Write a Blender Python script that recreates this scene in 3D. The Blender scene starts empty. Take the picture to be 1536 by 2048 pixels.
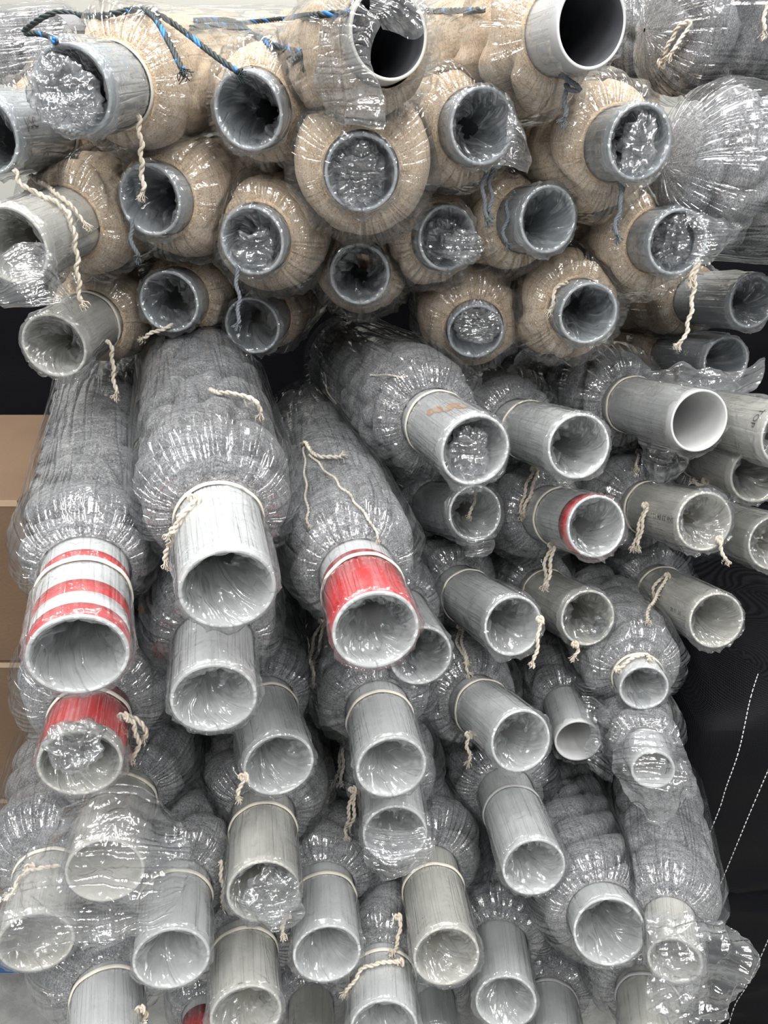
import bpy, math, random
import numpy as np
from mathutils import Vector
from mathutils.bvhtree import BVHTree
random.seed(7)
rng = np.random.default_rng(11)
S = bpy.context.scene
COL = S.collection
PI = math.pi

# ------------------------------------------------------------------ camera
F = 1480.0
CAM = np.array([0.0, 0.0, 2.25])
PITCH = math.radians(28)
FWD = np.array([0, math.cos(PITCH), -math.sin(PITCH)])
UPV = np.array([0, math.sin(PITCH), math.cos(PITCH)])
RGT = np.array([1.0, 0, 0])
cd = bpy.data.cameras.new('camera'); cam = bpy.data.objects.new('camera', cd); COL.objects.link(cam)
cam.location = CAM; cam.rotation_euler = (PI/2 - PITCH, 0, 0)
cd.sensor_fit = 'VERTICAL'; cd.sensor_height = 24; cd.lens = F/2048*24; cd.clip_start = 0.02
S.camera = cam
# ------------------------------------------------------------------ view, world, lamps
S.view_settings.view_transform = 'Standard'; S.view_settings.look = 'None'
S.view_settings.gamma = 1; S.view_settings.use_curve_mapping = False
S.view_settings.exposure = 0.12
cy = S.cycles
cy.max_bounces = 4; cy.diffuse_bounces = 2; cy.glossy_bounces = 2; cy.transmission_bounces = 2
cy.transparent_max_bounces = 12; cy.caustics_reflective = False; cy.caustics_refractive = False
cy.sample_clamp_indirect = 4
cy.use_adaptive_sampling = True; cy.adaptive_threshold = 0.09; cy.adaptive_min_samples = 16
W = bpy.data.worlds.new('hall'); S.world = W; W.use_nodes = True
W.node_tree.nodes['Background'].inputs[0].default_value = (0.93, 0.96, 1.0, 1)
W.node_tree.nodes['Background'].inputs[1].default_value = 0.24
def area(name, loc, sx, sy, power, target, col=(1, 0.985, 0.96)):
    l = bpy.data.lights.new(name, 'AREA'); l.shape = 'RECTANGLE'; l.size = sx; l.size_y = sy
    l.energy = power; l.color = col
    o = bpy.data.objects.new(name, l); COL.objects.link(o); o.location = loc
    d = Vector(target) - Vector(loc); o.rotation_euler = d.to_track_quat('-Z', 'Y').to_euler()
    return o
for lx in (-1.9, -.65, .65, 1.9):
    for ly, pw in ((-2.8, 34), (-.9, 40), (1.0, 34)):
        area('ceiling_lamp', (lx, ly, 4.5), 0.08, 1.25, pw*.98, (lx, ly+.25, 0))
area('ceiling_lamp', (0.0, 2.5, 4.4), 3.0, 0.3, 36, (0.0, 1.9, 1.5))

# ------------------------------------------------------------------ helpers
def P(px, py, Z):
    return CAM + Z*((px-768)/F*RGT - (py-1024)/F*UPV + FWD)
def proj(p):
    q = np.asarray(p) - CAM
    z = q @ FWD
    return 768 + F*(q @ RGT)/z, 1024 - F*(q @ UPV)/z, z
def nrm(v):
    return v/np.linalg.norm(v)
def hsh(ix, iy, iz, seed):
    h = (ix*374761393 + iy*668265263 + iz*2147483647 + seed*1274126177) & 0xffffffff
    h = ((h ^ (h >> 13))*1274126177) & 0xffffffff
    return ((h ^ (h >> 16)) & 0xffff)/65535.0
def noise(x, y, z=0.0, seed=0):
    """smooth value noise in -1..1, vectorised"""
    x, y, z = np.broadcast_arrays(np.asarray(x, float), np.asarray(y, float), np.asarray(z, float))
    ix, iy, iz = np.floor(x).astype(np.int64), np.floor(y).astype(np.int64), np.floor(z).astype(np.int64)
    fx, fy, fz = x-ix, y-iy, z-iz
    u, v, w = fx*fx*(3-2*fx), fy*fy*(3-2*fy), fz*fz*(3-2*fz)
    r = 0
    for a in (0, 1):
        for b in (0, 1):
            for c in (0, 1):
                r = r + hsh(ix+a, iy+b, iz+c, seed)*(u if a else 1-u)*(v if b else 1-v)*(w if c else 1-w)
    return r*2-1
def ridge(x, y, z=0.0, seed=0):
    return 1-2*np.abs(noise(x, y, z, seed))
def cnoise(th, s, f, fs, seed):
    """noise periodic round the axis"""
    return noise(np.cos(th)*f+50, np.sin(th)*f+50, s*fs+50, seed)

def link(name, verts, faces, mats, parent=None, origin=None, uv=None, midx=None, smooth=True):
    me = bpy.data.meshes.new(name)
    verts = np.asarray(verts, float)
    if origin is not None: verts = verts - origin
    me.from_pydata(verts.tolist(), [], faces if isinstance(faces, list) else faces.tolist())
    for m in (mats if isinstance(mats, (list, tuple)) else [mats]): me.materials.append(m)
    if midx is not None: me.polygons.foreach_set('material_index', np.asarray(midx, np.int32))
    if smooth: me.polygons.foreach_set('use_smooth', np.ones(len(me.polygons), bool))
    if uv is not None:
        l = me.uv_layers.new(name='UVMap')
        vi = np.zeros(len(me.loops), np.int32); me.loops.foreach_get('vertex_index', vi)
        l.data.foreach_set('uv', np.asarray(uv, np.float32)[vi].ravel())
    me.update()
    o = bpy.data.objects.new(name, me); COL.objects.link(o)
    if parent is not None: o.parent = parent
    elif origin is not None: o.location = origin
    return o
def grid_faces(n, m, wrap=True, base=0):
    """n rows, m columns"""
    i = np.arange(n-1)[:, None]; j = np.arange(m if wrap else m-1)[None, :]
    a = i*m+j; b = i*m+(j+1) % m
    f = np.stack([a, b, b+m, a+m], -1).reshape(-1, 4)+base
    return f
def tag(o, label=None, cat=None, group=None, kind=None):
    if label: o['label'] = label
    if cat: o['category'] = cat
    if group: o['group'] = group
    if kind: o['kind'] = kind
    return o
def smoothpath(pts, step):
    pts = np.asarray(pts, float); n = len(pts)
    if n == 2: pts = np.array([pts[0], (pts[0]+pts[1])/2, pts[1]]); n = 3
    out = []
    for i in range(n-1):
        p0 = pts[max(i-1, 0)]; p1 = pts[i]; p2 = pts[i+1]; p3 = pts[min(i+2, n-1)]
        k = max(2, int(np.linalg.norm(p2-p1)/step))
        for t in np.linspace(0, 1, k, endpoint=False):
            out.append(0.5*((2*p1)+(-p0+p2)*t+(2*p0-5*p1+4*p2-p3)*t*t+(-p0+3*p1-3*p2+p3)*t**3))
    out.append(pts[-1])
    return np.array(out)
def frames(c):
    t = np.gradient(c, axis=0); t /= np.linalg.norm(t, axis=1)[:, None]+1e-12
    u = np.zeros_like(t); ref = np.array([0, 0, 1.0]) if abs(t[0][2]) < .8 else np.array([1.0, 0, 0])
    u[0] = nrm(np.cross(t[0], ref))
    for i in range(1, len(c)):
        q = u[i-1]-t[i]*(u[i-1] @ t[i]); u[i] = q/(np.linalg.norm(q)+1e-12)
    return t, u, np.cross(t, u)
def sweep(c, rad, k=6):
    t, u, v = frames(c)
    rad = np.broadcast_to(rad, len(c))
    a = np.linspace(0, 2*PI, k, endpoint=False)
    vv = c[:, None]+rad[:, None, None]*(np.cos(a)[None, :, None]*u[:, None]+np.sin(a)[None, :, None]*v[:, None])
    n = len(c)
    f = grid_faces(n, k).tolist()
    f.append(list(range(k))[::-1]); f.append([(n-1)*k+i for i in range(k)])
    return vv.reshape(-1, 3), f
class MB:
    def __init__(s): s.v = []; s.f = []; s.n = 0; s.m = []
    def add(s, v, f, m=0):
        s.v.append(np.asarray(v, float)); s.f += [[i+s.n for i in q] for q in (f if isinstance(f, list) else f.tolist())]
        s.m += [m]*len(f) if np.isscalar(m) else list(m)
        s.n += len(v)
    def build(s, name, mats, parent=None, origin=None, smooth=True):
        return link(name, np.concatenate(s.v), s.f, mats, parent, origin, midx=s.m, smooth=smooth)

def twisted(mb, c, r, strands=3, pitch=None, fray=True, m=0, third=None, seed=0):
    """laid rope of helical strands along path c, with a frayed end"""
    c = smoothpath(c, r*0.9)
    t, u, v = frames(c)
    L = np.concatenate([[0], np.cumsum(np.linalg.norm(np.diff(c, axis=0), axis=1))])
    pitch = pitch or r*7
    for k in range(strands):
        ph = 2*PI*k/strands+2*PI*L/pitch
        p = c+r*0.5*(np.cos(ph)[:, None]*u+np.sin(ph)[:, None]*v)
        vv, ff = sweep(p, r*0.56, 6)
        if third is not None and k != 1:
            seg = np.repeat(noise(L*22+k*9, seed+.5) > (.34 if k else .22), 6)
            mi = [third if seg[q[0]] else m for q in ff]
        else: mi = m
        mb.add(vv, ff, mi)
    if fray:
        rr = random.Random(seed)
        e = c[-1]; d = t[-1]
        for i in range(18):
            off = np.array([rr.uniform(-1, 1) for _ in range(3)])
            dd = nrm(d*1.0+off*0.75)
            q = np.array([e-d*r*1.2, e+dd*r*1.3, e+dd*r*1.8+np.array([rr.uniform(-1, 1), rr.uniform(-1, 1), rr.uniform(-1, .3)])*r*.9,
                          e+dd*r*rr.uniform(2.2, 3.6)+np.array([0, 0, -r*.8])])
            vv, ff = sweep(smoothpath(q, r*.8), r*.17, 4); mb.add(vv, ff, m)

# ------------------------------------------------------------------ materials
def mat(name):
    m = bpy.data.materials.new(name); m.use_nodes = True
    nt = m.node_tree; nt.nodes.clear()
    o = nt.nodes.new('ShaderNodeOutputMaterial')
    return m, nt, o
def N(nt, t, **kw):
    n = nt.nodes.new(t)
    for k, v in kw.items():
        if k.startswith('_'): setattr(n, k[1:], v)
        else: n.inputs[k.replace('_', ' ')].default_value = v
    return n
def ramp(nt, src, stops):
    r = nt.nodes.new('ShaderNodeValToRGB'); nt.links.new(src, r.inputs[0])
    e = r.color_ramp.elements
    while len(e) > 1: e.remove(e[-1])
    e[0].position, e[0].color = stops[0][0], (*stops[0][1], 1)
    for p, c in stops[1:]:
        q = e.new(p); q.color = (*c, 1)
    return r.outputs[0]
def pbr(name, col, rough=.5, bump=None, bs=0.0, nscale=0, ncol=None, spec=.5):
    m, nt, o = mat(name); L = nt.links.new
    b = N(nt, 'ShaderNodeBsdfPrincipled', Base_Color=(*col, 1), Roughness=rough)
    b.inputs['Specular IOR Level'].default_value = spec
    tc = N(nt, 'ShaderNodeTexCoord')
    if nscale:
        n = N(nt, 'ShaderNodeTexNoise', Scale=nscale, Detail=5.0); L(tc.outputs['Object'], n.inputs['Vector'])
        L(ramp(nt, n.outputs[0], [(.35, ncol or tuple(c*.8 for c in col)), (.65, col)]), b.inputs['Base Color'])
    if bump:
        n = N(nt, 'ShaderNodeTexNoise', Scale=bump, Detail=6.0); L(tc.outputs['Object'], n.inputs['Vector'])
        bp = N(nt, 'ShaderNodeBump', Strength=1.0, Distance=bs); L(n.outputs[0], bp.inputs['Height']); L(bp.outputs[0], b.inputs['Normal'])
    L(b.outputs[0], o.inputs[0])
    return m
def yarn(name, dark, mid, light, sc=1.0):
    """fine knotted netting: speckled fibres with a felted bump"""
    m, nt, o = mat(name); L = nt.links.new
    b = N(nt, 'ShaderNodeBsdfPrincipled', Roughness=.95); b.inputs['Specular IOR Level'].default_value = .1
    b.inputs['Sheen Weight'].default_value = .12
    tc = N(nt, 'ShaderNodeTexCoord')
    n1 = N(nt, 'ShaderNodeTexNoise', Scale=420*sc, Detail=4.0, Roughness=.75, Distortion=.6); L(tc.outputs['Object'], n1.inputs['Vector'])
    mp = N(nt, 'ShaderNodeMapping'); mp.inputs['Scale'].default_value = (26, 150, 1); L(tc.outputs['UV'], mp.inputs['Vector'])
    n2 = N(nt, 'ShaderNodeTexNoise', Scale=1.0, Detail=5.0, Roughness=.6, Distortion=1.2); L(mp.outputs[0], n2.inputs['Vector'])
    n3 = N(nt, 'ShaderNodeTexNoise', Scale=14.0, Detail=3.0); L(tc.outputs['Object'], n3.inputs['Vector'])
    a = N(nt, 'ShaderNodeMath', _operation='MULTIPLY_ADD'); L(n1.outputs[0], a.inputs[0]); a.inputs[1].default_value = .75
    a2 = N(nt, 'ShaderNodeMath', _operation='MULTIPLY'); L(n2.outputs[0], a2.inputs[0]); a2.inputs[1].default_value = .33
    L(a2.outputs[0], a.inputs[2])
    L(ramp(nt, a.outputs[0], [(.40, dark), (.53, mid), (.68, light)]), b.inputs['Base Color'])
    h = N(nt, 'ShaderNodeMath', _operation='ADD'); L(n1.outputs[0], h.inputs[0])
    h2 = N(nt, 'ShaderNodeMath', _operation='MULTIPLY'); L(n2.outputs[0], h2.inputs[0]); h2.inputs[1].default_value = 1.6; L(h2.outputs[0], h.inputs[1])
    bp = N(nt, 'ShaderNodeBump', Strength=.9, Distance=.0035); L(h.outputs[0], bp.inputs['Height']); L(bp.outputs[0], b.inputs['Normal'])
    L(b.outputs[0], o.inputs[0])
    return m
def film(name, streak, crumple, haze, depth=.004, glare=1.0):
    """thin clear polythene: mostly see-through, mirror-like glints along its creases, a little milky"""
    m, nt, o = mat(name); L = nt.links.new
    tc = N(nt, 'ShaderNodeTexCoord'); oi = N(nt, 'ShaderNodeObjectInfo')
    off = N(nt, 'ShaderNodeVectorMath', _operation='SCALE'); off.inputs[0].default_value = (13, 7, 5); L(oi.outputs['Random'], off.inputs['Scale'])
    def co(src, sc):
        ad = N(nt, 'ShaderNodeVectorMath', _operation='ADD'); L(tc.outputs[src], ad.inputs[0]); L(off.outputs[0], ad.inputs[1])
        mp = N(nt, 'ShaderNodeMapping'); mp.inputs['Scale'].default_value = sc; L(ad.outputs[0], mp.inputs['Vector'])
        return mp.outputs[0]
    s1 = N(nt, 'ShaderNodeTexNoise', Scale=1.0, Detail=1.6, Roughness=.5, Distortion=.25); L(co('UV', (55, 7, 1)), s1.inputs['Vector'])
    s2 = N(nt, 'ShaderNodeTexNoise', Scale=26.0, Detail=2.0, Roughness=.5, Distortion=1.5); L(co('Object', (1, 1, 1)), s2.inputs['Vector'])
    wob = N(nt, 'ShaderNodeVectorMath', _operation='MULTIPLY_ADD'); L(s2.outputs['Color'], wob.inputs[0]); wob.inputs[1].default_value = (.03, .03, .03)
    L(co('Object', (1, 1, 1)), wob.inputs[2])
    v = N(nt, 'ShaderNodeTexVoronoi', Scale=27.0); v.feature = 'F1'; L(wob.outputs[0], v.inputs['Vector'])
    def mul(x, k):
        q = N(nt, 'ShaderNodeMath', _operation='MULTIPLY'); L(x, q.inputs[0]); q.inputs[1].default_value = k; return q.outputs[0]
    def add(x, y):
        q = N(nt, 'ShaderNodeMath', _operation='ADD'); L(x, q.inputs[0]); L(y, q.inputs[1]); return q.outputs[0]
    s3 = N(nt, 'ShaderNodeTexNoise', Scale=1.0, Detail=.6, Roughness=.5, Distortion=.25); L(co('UV', (70, 4.2, 1)), s3.inputs['Vector'])
    q1 = N(nt, 'ShaderNodeMath', _operation='SUBTRACT'); L(s3.outputs[0], q1.inputs[0]); q1.inputs[1].default_value = .5
    q2 = N(nt, 'ShaderNodeMath', _operation='ABSOLUTE'); L(q1.outputs[0], q2.inputs[0])
    q3 = N(nt, 'ShaderNodeMath', _operation='MULTIPLY_ADD'); L(q2.outputs[0], q3.inputs[0]); q3.inputs[1].default_value = -9.0; q3.inputs[2].default_value = 1.0; q3.use_clamp = True
    q4 = N(nt, 'ShaderNodeMath', _operation='POWER'); L(q3.outputs[0], q4.inputs[0]); q4.inputs[1].default_value = 1.6
    h = add(add(add(mul(s1.outputs[0], streak*.6), mul(q4.outputs[0], streak*1.0)), mul(v.outputs['Distance'], crumple)), mul(s2.outputs[0], crumple*.7+.15))
    bp = N(nt, 'ShaderNodeBump', Strength=1.0, Distance=depth); L(h, bp.inputs['Height'])
    lw = N(nt, 'ShaderNodeLayerWeight', Blend=.5); L(bp.outputs[0], lw.inputs['Normal'])
    pw = N(nt, 'ShaderNodeMath', _operation='POWER'); L(lw.outputs['Facing'], pw.inputs[0]); pw.inputs[1].default_value = 3.5
    fr = N(nt, 'ShaderNodeMath', _operation='MULTIPLY_ADD'); L(pw.outputs[0], fr.inputs[0]); fr.inputs[1].default_value = .24*glare; fr.inputs[2].default_value = .075*glare; fr.use_clamp = True
    tr = N(nt, 'ShaderNodeBsdfTransparent', Color=(.965, .975, .985, 1))
    gl = N(nt, 'ShaderNodeBsdfGlossy', Color=(1, 1, 1, 1), Roughness=.11); L(bp.outputs[0], gl.inputs['Normal'])
    df = N(nt, 'ShaderNodeBsdfDiffuse', Color=(.86, .88, .9, 1)); L(bp.outputs[0], df.inputs['Normal'])
    tl = N(nt, 'ShaderNodeBsdfTranslucent', Color=(.86, .88, .9, 1))
    mx0 = N(nt, 'ShaderNodeMixShader', Fac=.4); L(df.outputs[0], mx0.inputs[1]); L(tl.outputs[0], mx0.inputs[2])
    hz = N(nt, 'ShaderNodeMath', _operation='MULTIPLY'); L(ramp(nt, s1.outputs[0], [(.4, (.4,)*3), (.7, (1.6,)*3)]), hz.inputs[0]); hz.inputs[1].default_value = haze
    mx1 = N(nt, 'ShaderNodeMixShader'); L(hz.outputs[0], mx1.inputs[0]); L(tr.outputs[0], mx1.inputs[1]); L(mx0.outputs[0], mx1.inputs[2])
    mx2 = N(nt, 'ShaderNodeMixShader'); L(fr.outputs[0], mx2.inputs[0]); L(mx1.outputs[0], mx2.inputs[1]); L(gl.outputs[0], mx2.inputs[2])
    L(mx2.outputs[0], o.inputs[0])
    return m
M_GREY = yarn('grey_netting', (.085, .085, .09), (.26, .26, .265), (.62, .62, .63))
M_CREAM = yarn('cream_netting', (.48, .31, .18), (.87, .665, .46), (.98, .85, .68))
M_PVC = pbr('light_grey_pvc', (.66, .665, .66), .38, nscale=9, ncol=(.60, .61, .605), bump=60, bs=.0003)
M_PVCW = pbr('warm_grey_pvc', (.63, .615, .56), .38, nscale=9, ncol=(.57, .56, .50), bump=60, bs=.0003)
M_PVCB = pbr('blue_grey_pvc', (.40, .43, .45), .38, nscale=9, ncol=(.34, .37, .39), bump=60, bs=.0003)
M_BORESHADE = pbr('shaded_bore_pvc', (.13, .135, .15), .5, nscale=20, ncol=(.08, .08, .09))  # tube PVC with the shade of the bore put into its colour
M_RED = pbr('red_tape', (.62, .02, .025), .35)
M_WTAPE = pbr('white_tape', (.8, .8, .8), .35)
M_COT = pbr('cotton_cord', (.78, .71, .61), .9, bump=700, bs=.001, nscale=60, ncol=(.66, .58, .47))
M_GCORD = pbr('grey_cord', (.17, .19, .21), .9, bump=700, bs=.001)
M_BAND = pbr('cream_band', (.75, .71, .62), .8, bump=500, bs=.0006)
M_GBAND = pbr('grey_band', (.42, .42, .42), .8, bump=500, bs=.0006)
M_FILM = film('clear_film', .8, .12, .045, .0050, 1.6)
M_FILMS = film('softer_clear_film', .55, .25, .045, .0050, 1.6)
M_FILMC = film('creased_film', .28, .75, .15, .0050, 2.0)
M_FILML = film('loose_film', .4, 1.0, .16, .0060, 2.4)
M_FILMW = film('milky_loose_film', .4, 1.0, .42, .0060, 2.6)
M_INK = pbr('black_ink', (.03, .03, .035), .6)
M_STAIN = pbr('orange_stain', (.62, .30, .12), .7, nscale=60, ncol=(.65, .5, .38))
M_ROPEK = pbr('black_rope', (.018, .028, .03), .5)
M_ROPEB = pbr('blue_rope', (.02, .19, .55), .45)
M_WALL = pbr('painted_panel', (.80, .79, .73), .5, nscale=1.5, ncol=(.77, .76, .70))
M_FLOOR = pbr('concrete', (.42, .42, .40), .85, nscale=18, ncol=(.30, .30, .29), bump=90, bs=.002)
M_CARD = pbr('cardboard', (.17, .105, .062), .8, nscale=7, ncol=(.15, .092, .054), bump=160, bs=.0008)
M_PTAPE = pbr('packing_tape', (.45, .33, .22), .25)
M_BLUE = pbr('blue_pallet', (.008, .09, .28), .5)
M_STITCH = pbr('white_stitch', (.75, .75, .75), .8)
M_WOOD = pbr('pallet_wood', (.35, .25, .15), .8, nscale=12, ncol=(.25, .17, .1))

# ------------------------------------------------------------------ setting
def box(name, lo, hi, m, parent=None, origin=None, bev=0):
    lo = np.array(lo, float); hi = np.array(hi, float)
    v = np.array([[x, y, z] for x in (lo[0], hi[0]) for y in (lo[1], hi[1]) for z in (lo[2], hi[2])])
    f = [[0, 1, 3, 2], [4, 6, 7, 5], [0, 4, 5, 1], [2, 3, 7, 6], [0, 2, 6, 4], [1, 5, 7, 3]]
    org = origin if origin is not None else np.array([(lo[0]+hi[0])/2, (lo[1]+hi[1])/2, lo[2]])
    o = link(name, v, f, m, parent, org, smooth=False)
    if bev:
        b = o.modifiers.new('b', 'BEVEL'); b.width = bev; b.segments = 3
    return o
tag(box('floor', (-4, -4, -.1), (4, 4.6, 0), M_FLOOR), kind='structure')
WY = 3.4
mw, nt, o_ = mat('wall_panels')
b = N(nt, 'ShaderNodeBsdfPrincipled', Roughness=.45)
tc = N(nt, 'ShaderNodeTexCoord'); sx = N(nt, 'ShaderNodeSeparateXYZ'); nt.links.new(tc.outputs['Object'], sx.inputs[0])
sh = N(nt, 'ShaderNodeMath', _operation='ADD'); nt.links.new(sx.outputs[0], sh.inputs[0])
xs = [P(203, 15, 3)[0]/P(203, 15, 3)[1]*WY, P(598, 15, 3)[0]/P(598, 15, 3)[1]*WY]
sh.inputs[1].default_value = -xs[0]+20*(xs[1]-xs[0])
md = N(nt, 'ShaderNodeMath', _operation='MODULO'); nt.links.new(sh.outputs[0], md.inputs[0]); md.inputs[1].default_value = xs[1]-xs[0]
pp = N(nt, 'ShaderNodeMath', _operation='PINGPONG'); nt.links.new(sh.outputs[0], pp.inputs[0]); pp.inputs[1].default_value = (xs[1]-xs[0])/2
nt.links.new(ramp(nt, pp.outputs[0], [(0, (.36, .36, .33)), (.004, (.36, .36, .33)), (.006, (.60, .595, .54))]), b.inputs['Base Color'])
nt.links.new(b.outputs[0], o_.inputs[0])
tag(box('wall_back', (-4, WY, 0), (4, WY+.12, 4.6), mw, origin=np.array([0, WY, 0])), kind='structure')

# ------------------------------------------------------------------ the rolls
ROLLS = []
GC = 'cream netting rolls in the upper stack'
GG = 'grey netting rolls in the lower stack'
def R(x, y, D, d, th, dn, db, k, c, label, L=.55, tube=None, d0=None, lump=None, film='in', cords=(), band='c', tape=None, text=None, bagk=1.12, seed=None, dark=False, dz=0):
    k = k+(.07 if c == 'c' else (.05 if L > .65 else .25))
    ROLLS.append(dict(x=x, y=y, D=D, d=d, th=th, dn=dn, db=db, k=k, c=c, label=label, L=L, tube=tube or ('b' if c == 'c' else 'w'),
                      d0=d0 or (.102 if c == 'c' else .11), lump=lump if lump is not None else (.03 if c == 'c' else (.072 if L > .65 else .058)), film=film, cords=cords, band=band, tape=tape,
                      text=text, bagk=bagk, seed=len(ROLLS)+1, dark=dark, dz=dz))
# cream, upper stack ---------------------------------------------------------------
R(145, 180, 160, (1, -.10), 28, 88, 84, 1.75, 'c', 'large cream netting roll at upper left with film bunched in its mouth', L=.75,
  cords=[('w', [(276, 232), (282, 290), (284, 345), (287, 382)])])
R(-38, 268, 150, (1, -.08), 30, 130, 125, 1.6, 'c', 'cream netting roll cut off by the left edge with marker writing on its tube', L=.6, text=('J/SC', 62, 246, (1, .05), (0, -1), .020))
R(22, 492, 150, (1, -.42), 32, 118, None, 1.75, 'c', 'cream netting roll at left edge, thick cord over its tube, film trailing down', L=.55, tube='p',
  cords=[('w', [(28, 340), (48, 372), (100, 398), (135, 425), (150, 480), (155, 540), (160, 600)]), ('w', [(60, 352), (110, 385), (150, 420), (165, 445)])])
R(108, 692, 128, (.85, -.55), 30, 92, 84, 1.7, 'c', 'cream netting roll lowest at left with frayed cord dangling over the grey roll below', L=.5, tube='p',
  cords=[('w', [(212, 682), (224, 700), (226, 740), (233, 788)])])
R(299, 400, 133, (1, -.08), 30, 26, None, 1.8, 'c', 'cream netting roll with the long cord end hanging in front of its mouth', L=.6,
  cords=[('g', [(262, 440), (263, 475), (270, 500), (276, 512)])])
R(496, 223, 142, (.7, -.25), 22, 18, None, 1.55, 'c', 'cream netting roll just below the end of the black and blue rope', L=.7)
R(504, 482, 130, (.8, -.3), 20, 14, None, 1.75, 'c', 'cream netting roll directly lower left of the biggest round one', L=.6,
  cords=[('g', [(472, 532), (474, 565), (478, 600), (476, 648)])])
R(338, 604, 118, (.9, -.35), 20, 22, None, 1.55, 'c', 'small-mouthed cream netting roll resting on the largest grey bundle', L=.5,
  cords=[('w', [(345, 650), (320, 660), (300, 668), (286, 676)])])
R(504, 652, 110, (.6, -.5), 20, 30, None, 1.35, 'c', 'shadowed cream netting roll at bottom of the cream stack, a grey cord falling across it', L=.45, dark=True)
R(722, 347, 144, (.15, -1), 10, 4, None, 1.95, 'c', 'biggest round cream netting roll facing straight out in the middle of the upper stack', L=.75, lump=.015)
R(778, 68, 165, (-.8, .55), 24, 22, None, 1.6, 'c', 'cream netting roll at top centre with a wide dark open mouth half covered by film', L=.75, film='none', tube='p')
R(1184, 48, 158, (-1, .28), 33, 68, None, 1.85, 'c', 'cream netting roll at top right with clean dark open mouth and knotted grey cord', L=.7, film='none', tube='w', lump=.07,
  cords=[('g', [(1120, 150), (1145, 165), (1158, 178), (1140, 180), (1133, 168), (1131, 205), (1130, 234)])])
R(966, 252, 140, (-1, .15), 25, 24, None, 1.55, 'c', 'cream netting roll with two grey cord tails hanging under its mouth right of centre', L=.7,
  cords=[('g', [(972, 335), (966, 370), (968, 405), (975, 436)]), ('g', [(985, 335), (980, 360), (982, 395), (978, 425)])])
R(1280, 284, 138, (-1, .12), 31, 50, None, 1.9, 'c', 'cream netting roll touching the big grey bundle, shiny film crumpled in its mouth', L=.65, lump=.07,
  cords=[('g', [(1238, 365), (1243, 400), (1233, 440), (1232, 470)]), ('g', [(1247, 370), (1240, 410), (1236, 445)])])
R(1097, 439, 126, (-1, .04), 31, 48, None, 1.6, 'c', 'cream netting roll with bare looking mouth and grey cord wound round its neck', L=.6, film='in', lump=.05,
  cords=[('g', [(1030, 385), (1016, 400), (1014, 440), (1006, 470), (1012, 486)])])
R(895, 476, 122, (-.9, -.1), 24, 14, None, 1.6, 'c', 'cream netting roll right of the biggest round one with film spilling from its mouth', L=.6)
R(1356, 484, 124, (-1, -.04), 28, 44, None, 1.8, 'c', 'cream netting roll with a flared film edge and long white cord tail', L=.6, lump=.06,
  cords=[('w', [(1397, 520), (1390, 560), (1382, 620), (1372, 665), (1362, 684)]), ('w', [(1392, 525), (1386, 545), (1380, 560)])])
R(719, 549, 118, (.2, -1), 12, 8, None, 1.7, 'c', 'cream netting roll directly beneath the biggest round one', L=.6)
R(951, 664, 110, (-.25, -1), 24, 10, None, 1.95, 'c', 'cream netting roll whose shiny crumpled mouth rests over the wide grey bundle', L=.5)
R(1177, 627, 118, (-.9, -.35), 22, 24, None, 1.9, 'c', 'lowest right cream netting roll with white cord at its neck and folded netting', L=.5, lump=.06,
  cords=[('w', [(1135, 565), (1118, 570), (1108, 590), (1102, 620)])])
R(1505, 602, 103, (-1, -.03), 38, 115, None, 1.6, 'c', 'shadowed cream netting roll at right edge with a long clear tube end', L=.45, dark=True)
R(1452, 722, 96, (-1, -.1), 34, 110, None, 1.6, 'c', 'shadowed cream netting roll at right, its tube just above the winged film', L=.4, dark=True)
# grey, lower stack ----------------------------------------------------------------
R(157, 1312, 192, (.09, -1), 38, 165, 118, 1.62, 'g', 'long grey netting roll at left with two red stripes round its tube', L=.85, tape='two', tube='w', bagk=1.08)
R(456, 1180, 190, (-.13, -1), 36, 142, 138, 1.95, 'g', 'largest grey netting roll, bulging long bundle left of centre in loose clear bag', L=.85, bagk=1.10,
  cords=[('w', [(390, 1000), (372, 1020), (350, 1050), (340, 1085), (330, 1122)]), ('w', [(385, 1005), (360, 1040), (345, 1070)]), ('w', [(418, 780), (440, 785), (480, 790), (512, 805), (524, 826)])])
R(752, 1262, 174, (-.32, -1), 33, 118, 82, 1.8, 'g', 'grey netting roll at centre with one broad red stripe round its tube', L=.85, tape='one', bagk=1.1,
  cords=[('w', [(645, 1245), (632, 1265), (622, 1310), (628, 1362)]), ('w', [(645, 1245), (642, 1280), (632, 1310), (628, 1330)]), ('w', [(602, 890), (614, 885), (622, 905), (655, 915), (682, 912)]), ('t', [(608, 895), (612, 980), (616, 1048)]), ('t', [(620, 910), (680, 970), (735, 1035), (758, 1078)])])
R(951, 901, 144, (-.8, -.56), 27, 105, 92, 2.05, 'g', 'wide grey netting roll right of centre with an orange stain on its tube', L=.7, bagk=1.1, tape='stain', cords=[('t', [(648, 745), (655, 780), (668, 802)]), ('t', [(738, 751), (770, 750), (803, 754)])])
R(1158, 893, 130, (-1, -.32), 27, 128, 106, 1.7, 'g', 'grey netting roll right of the orange stained one, doubled white cord hanging beneath', L=.55,
  cords=[('w', [(1068, 940), (1052, 975), (1040, 1028)]), ('w', [(1074, 942), (1066, 975), (1055, 1000), (1048, 1022)])])
R(1399, 842, 124, (-1, -.24), 35, 148, 138, 1.75, 'g', 'grey netting roll at right with torn film spreading like a wing from its tube', L=.5, film='none',
  cords=[('w', [(1277, 905), (1273, 935)])])
R(1584, 872, 128, (-1, -.22), 34, 160, None, 1.5, 'g', 'grey netting roll at right edge with TOP written on its tube', L=.4, tube='p', text=('TOP', 1513, 835, (-.1, 1), (1, 0), .019))
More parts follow.
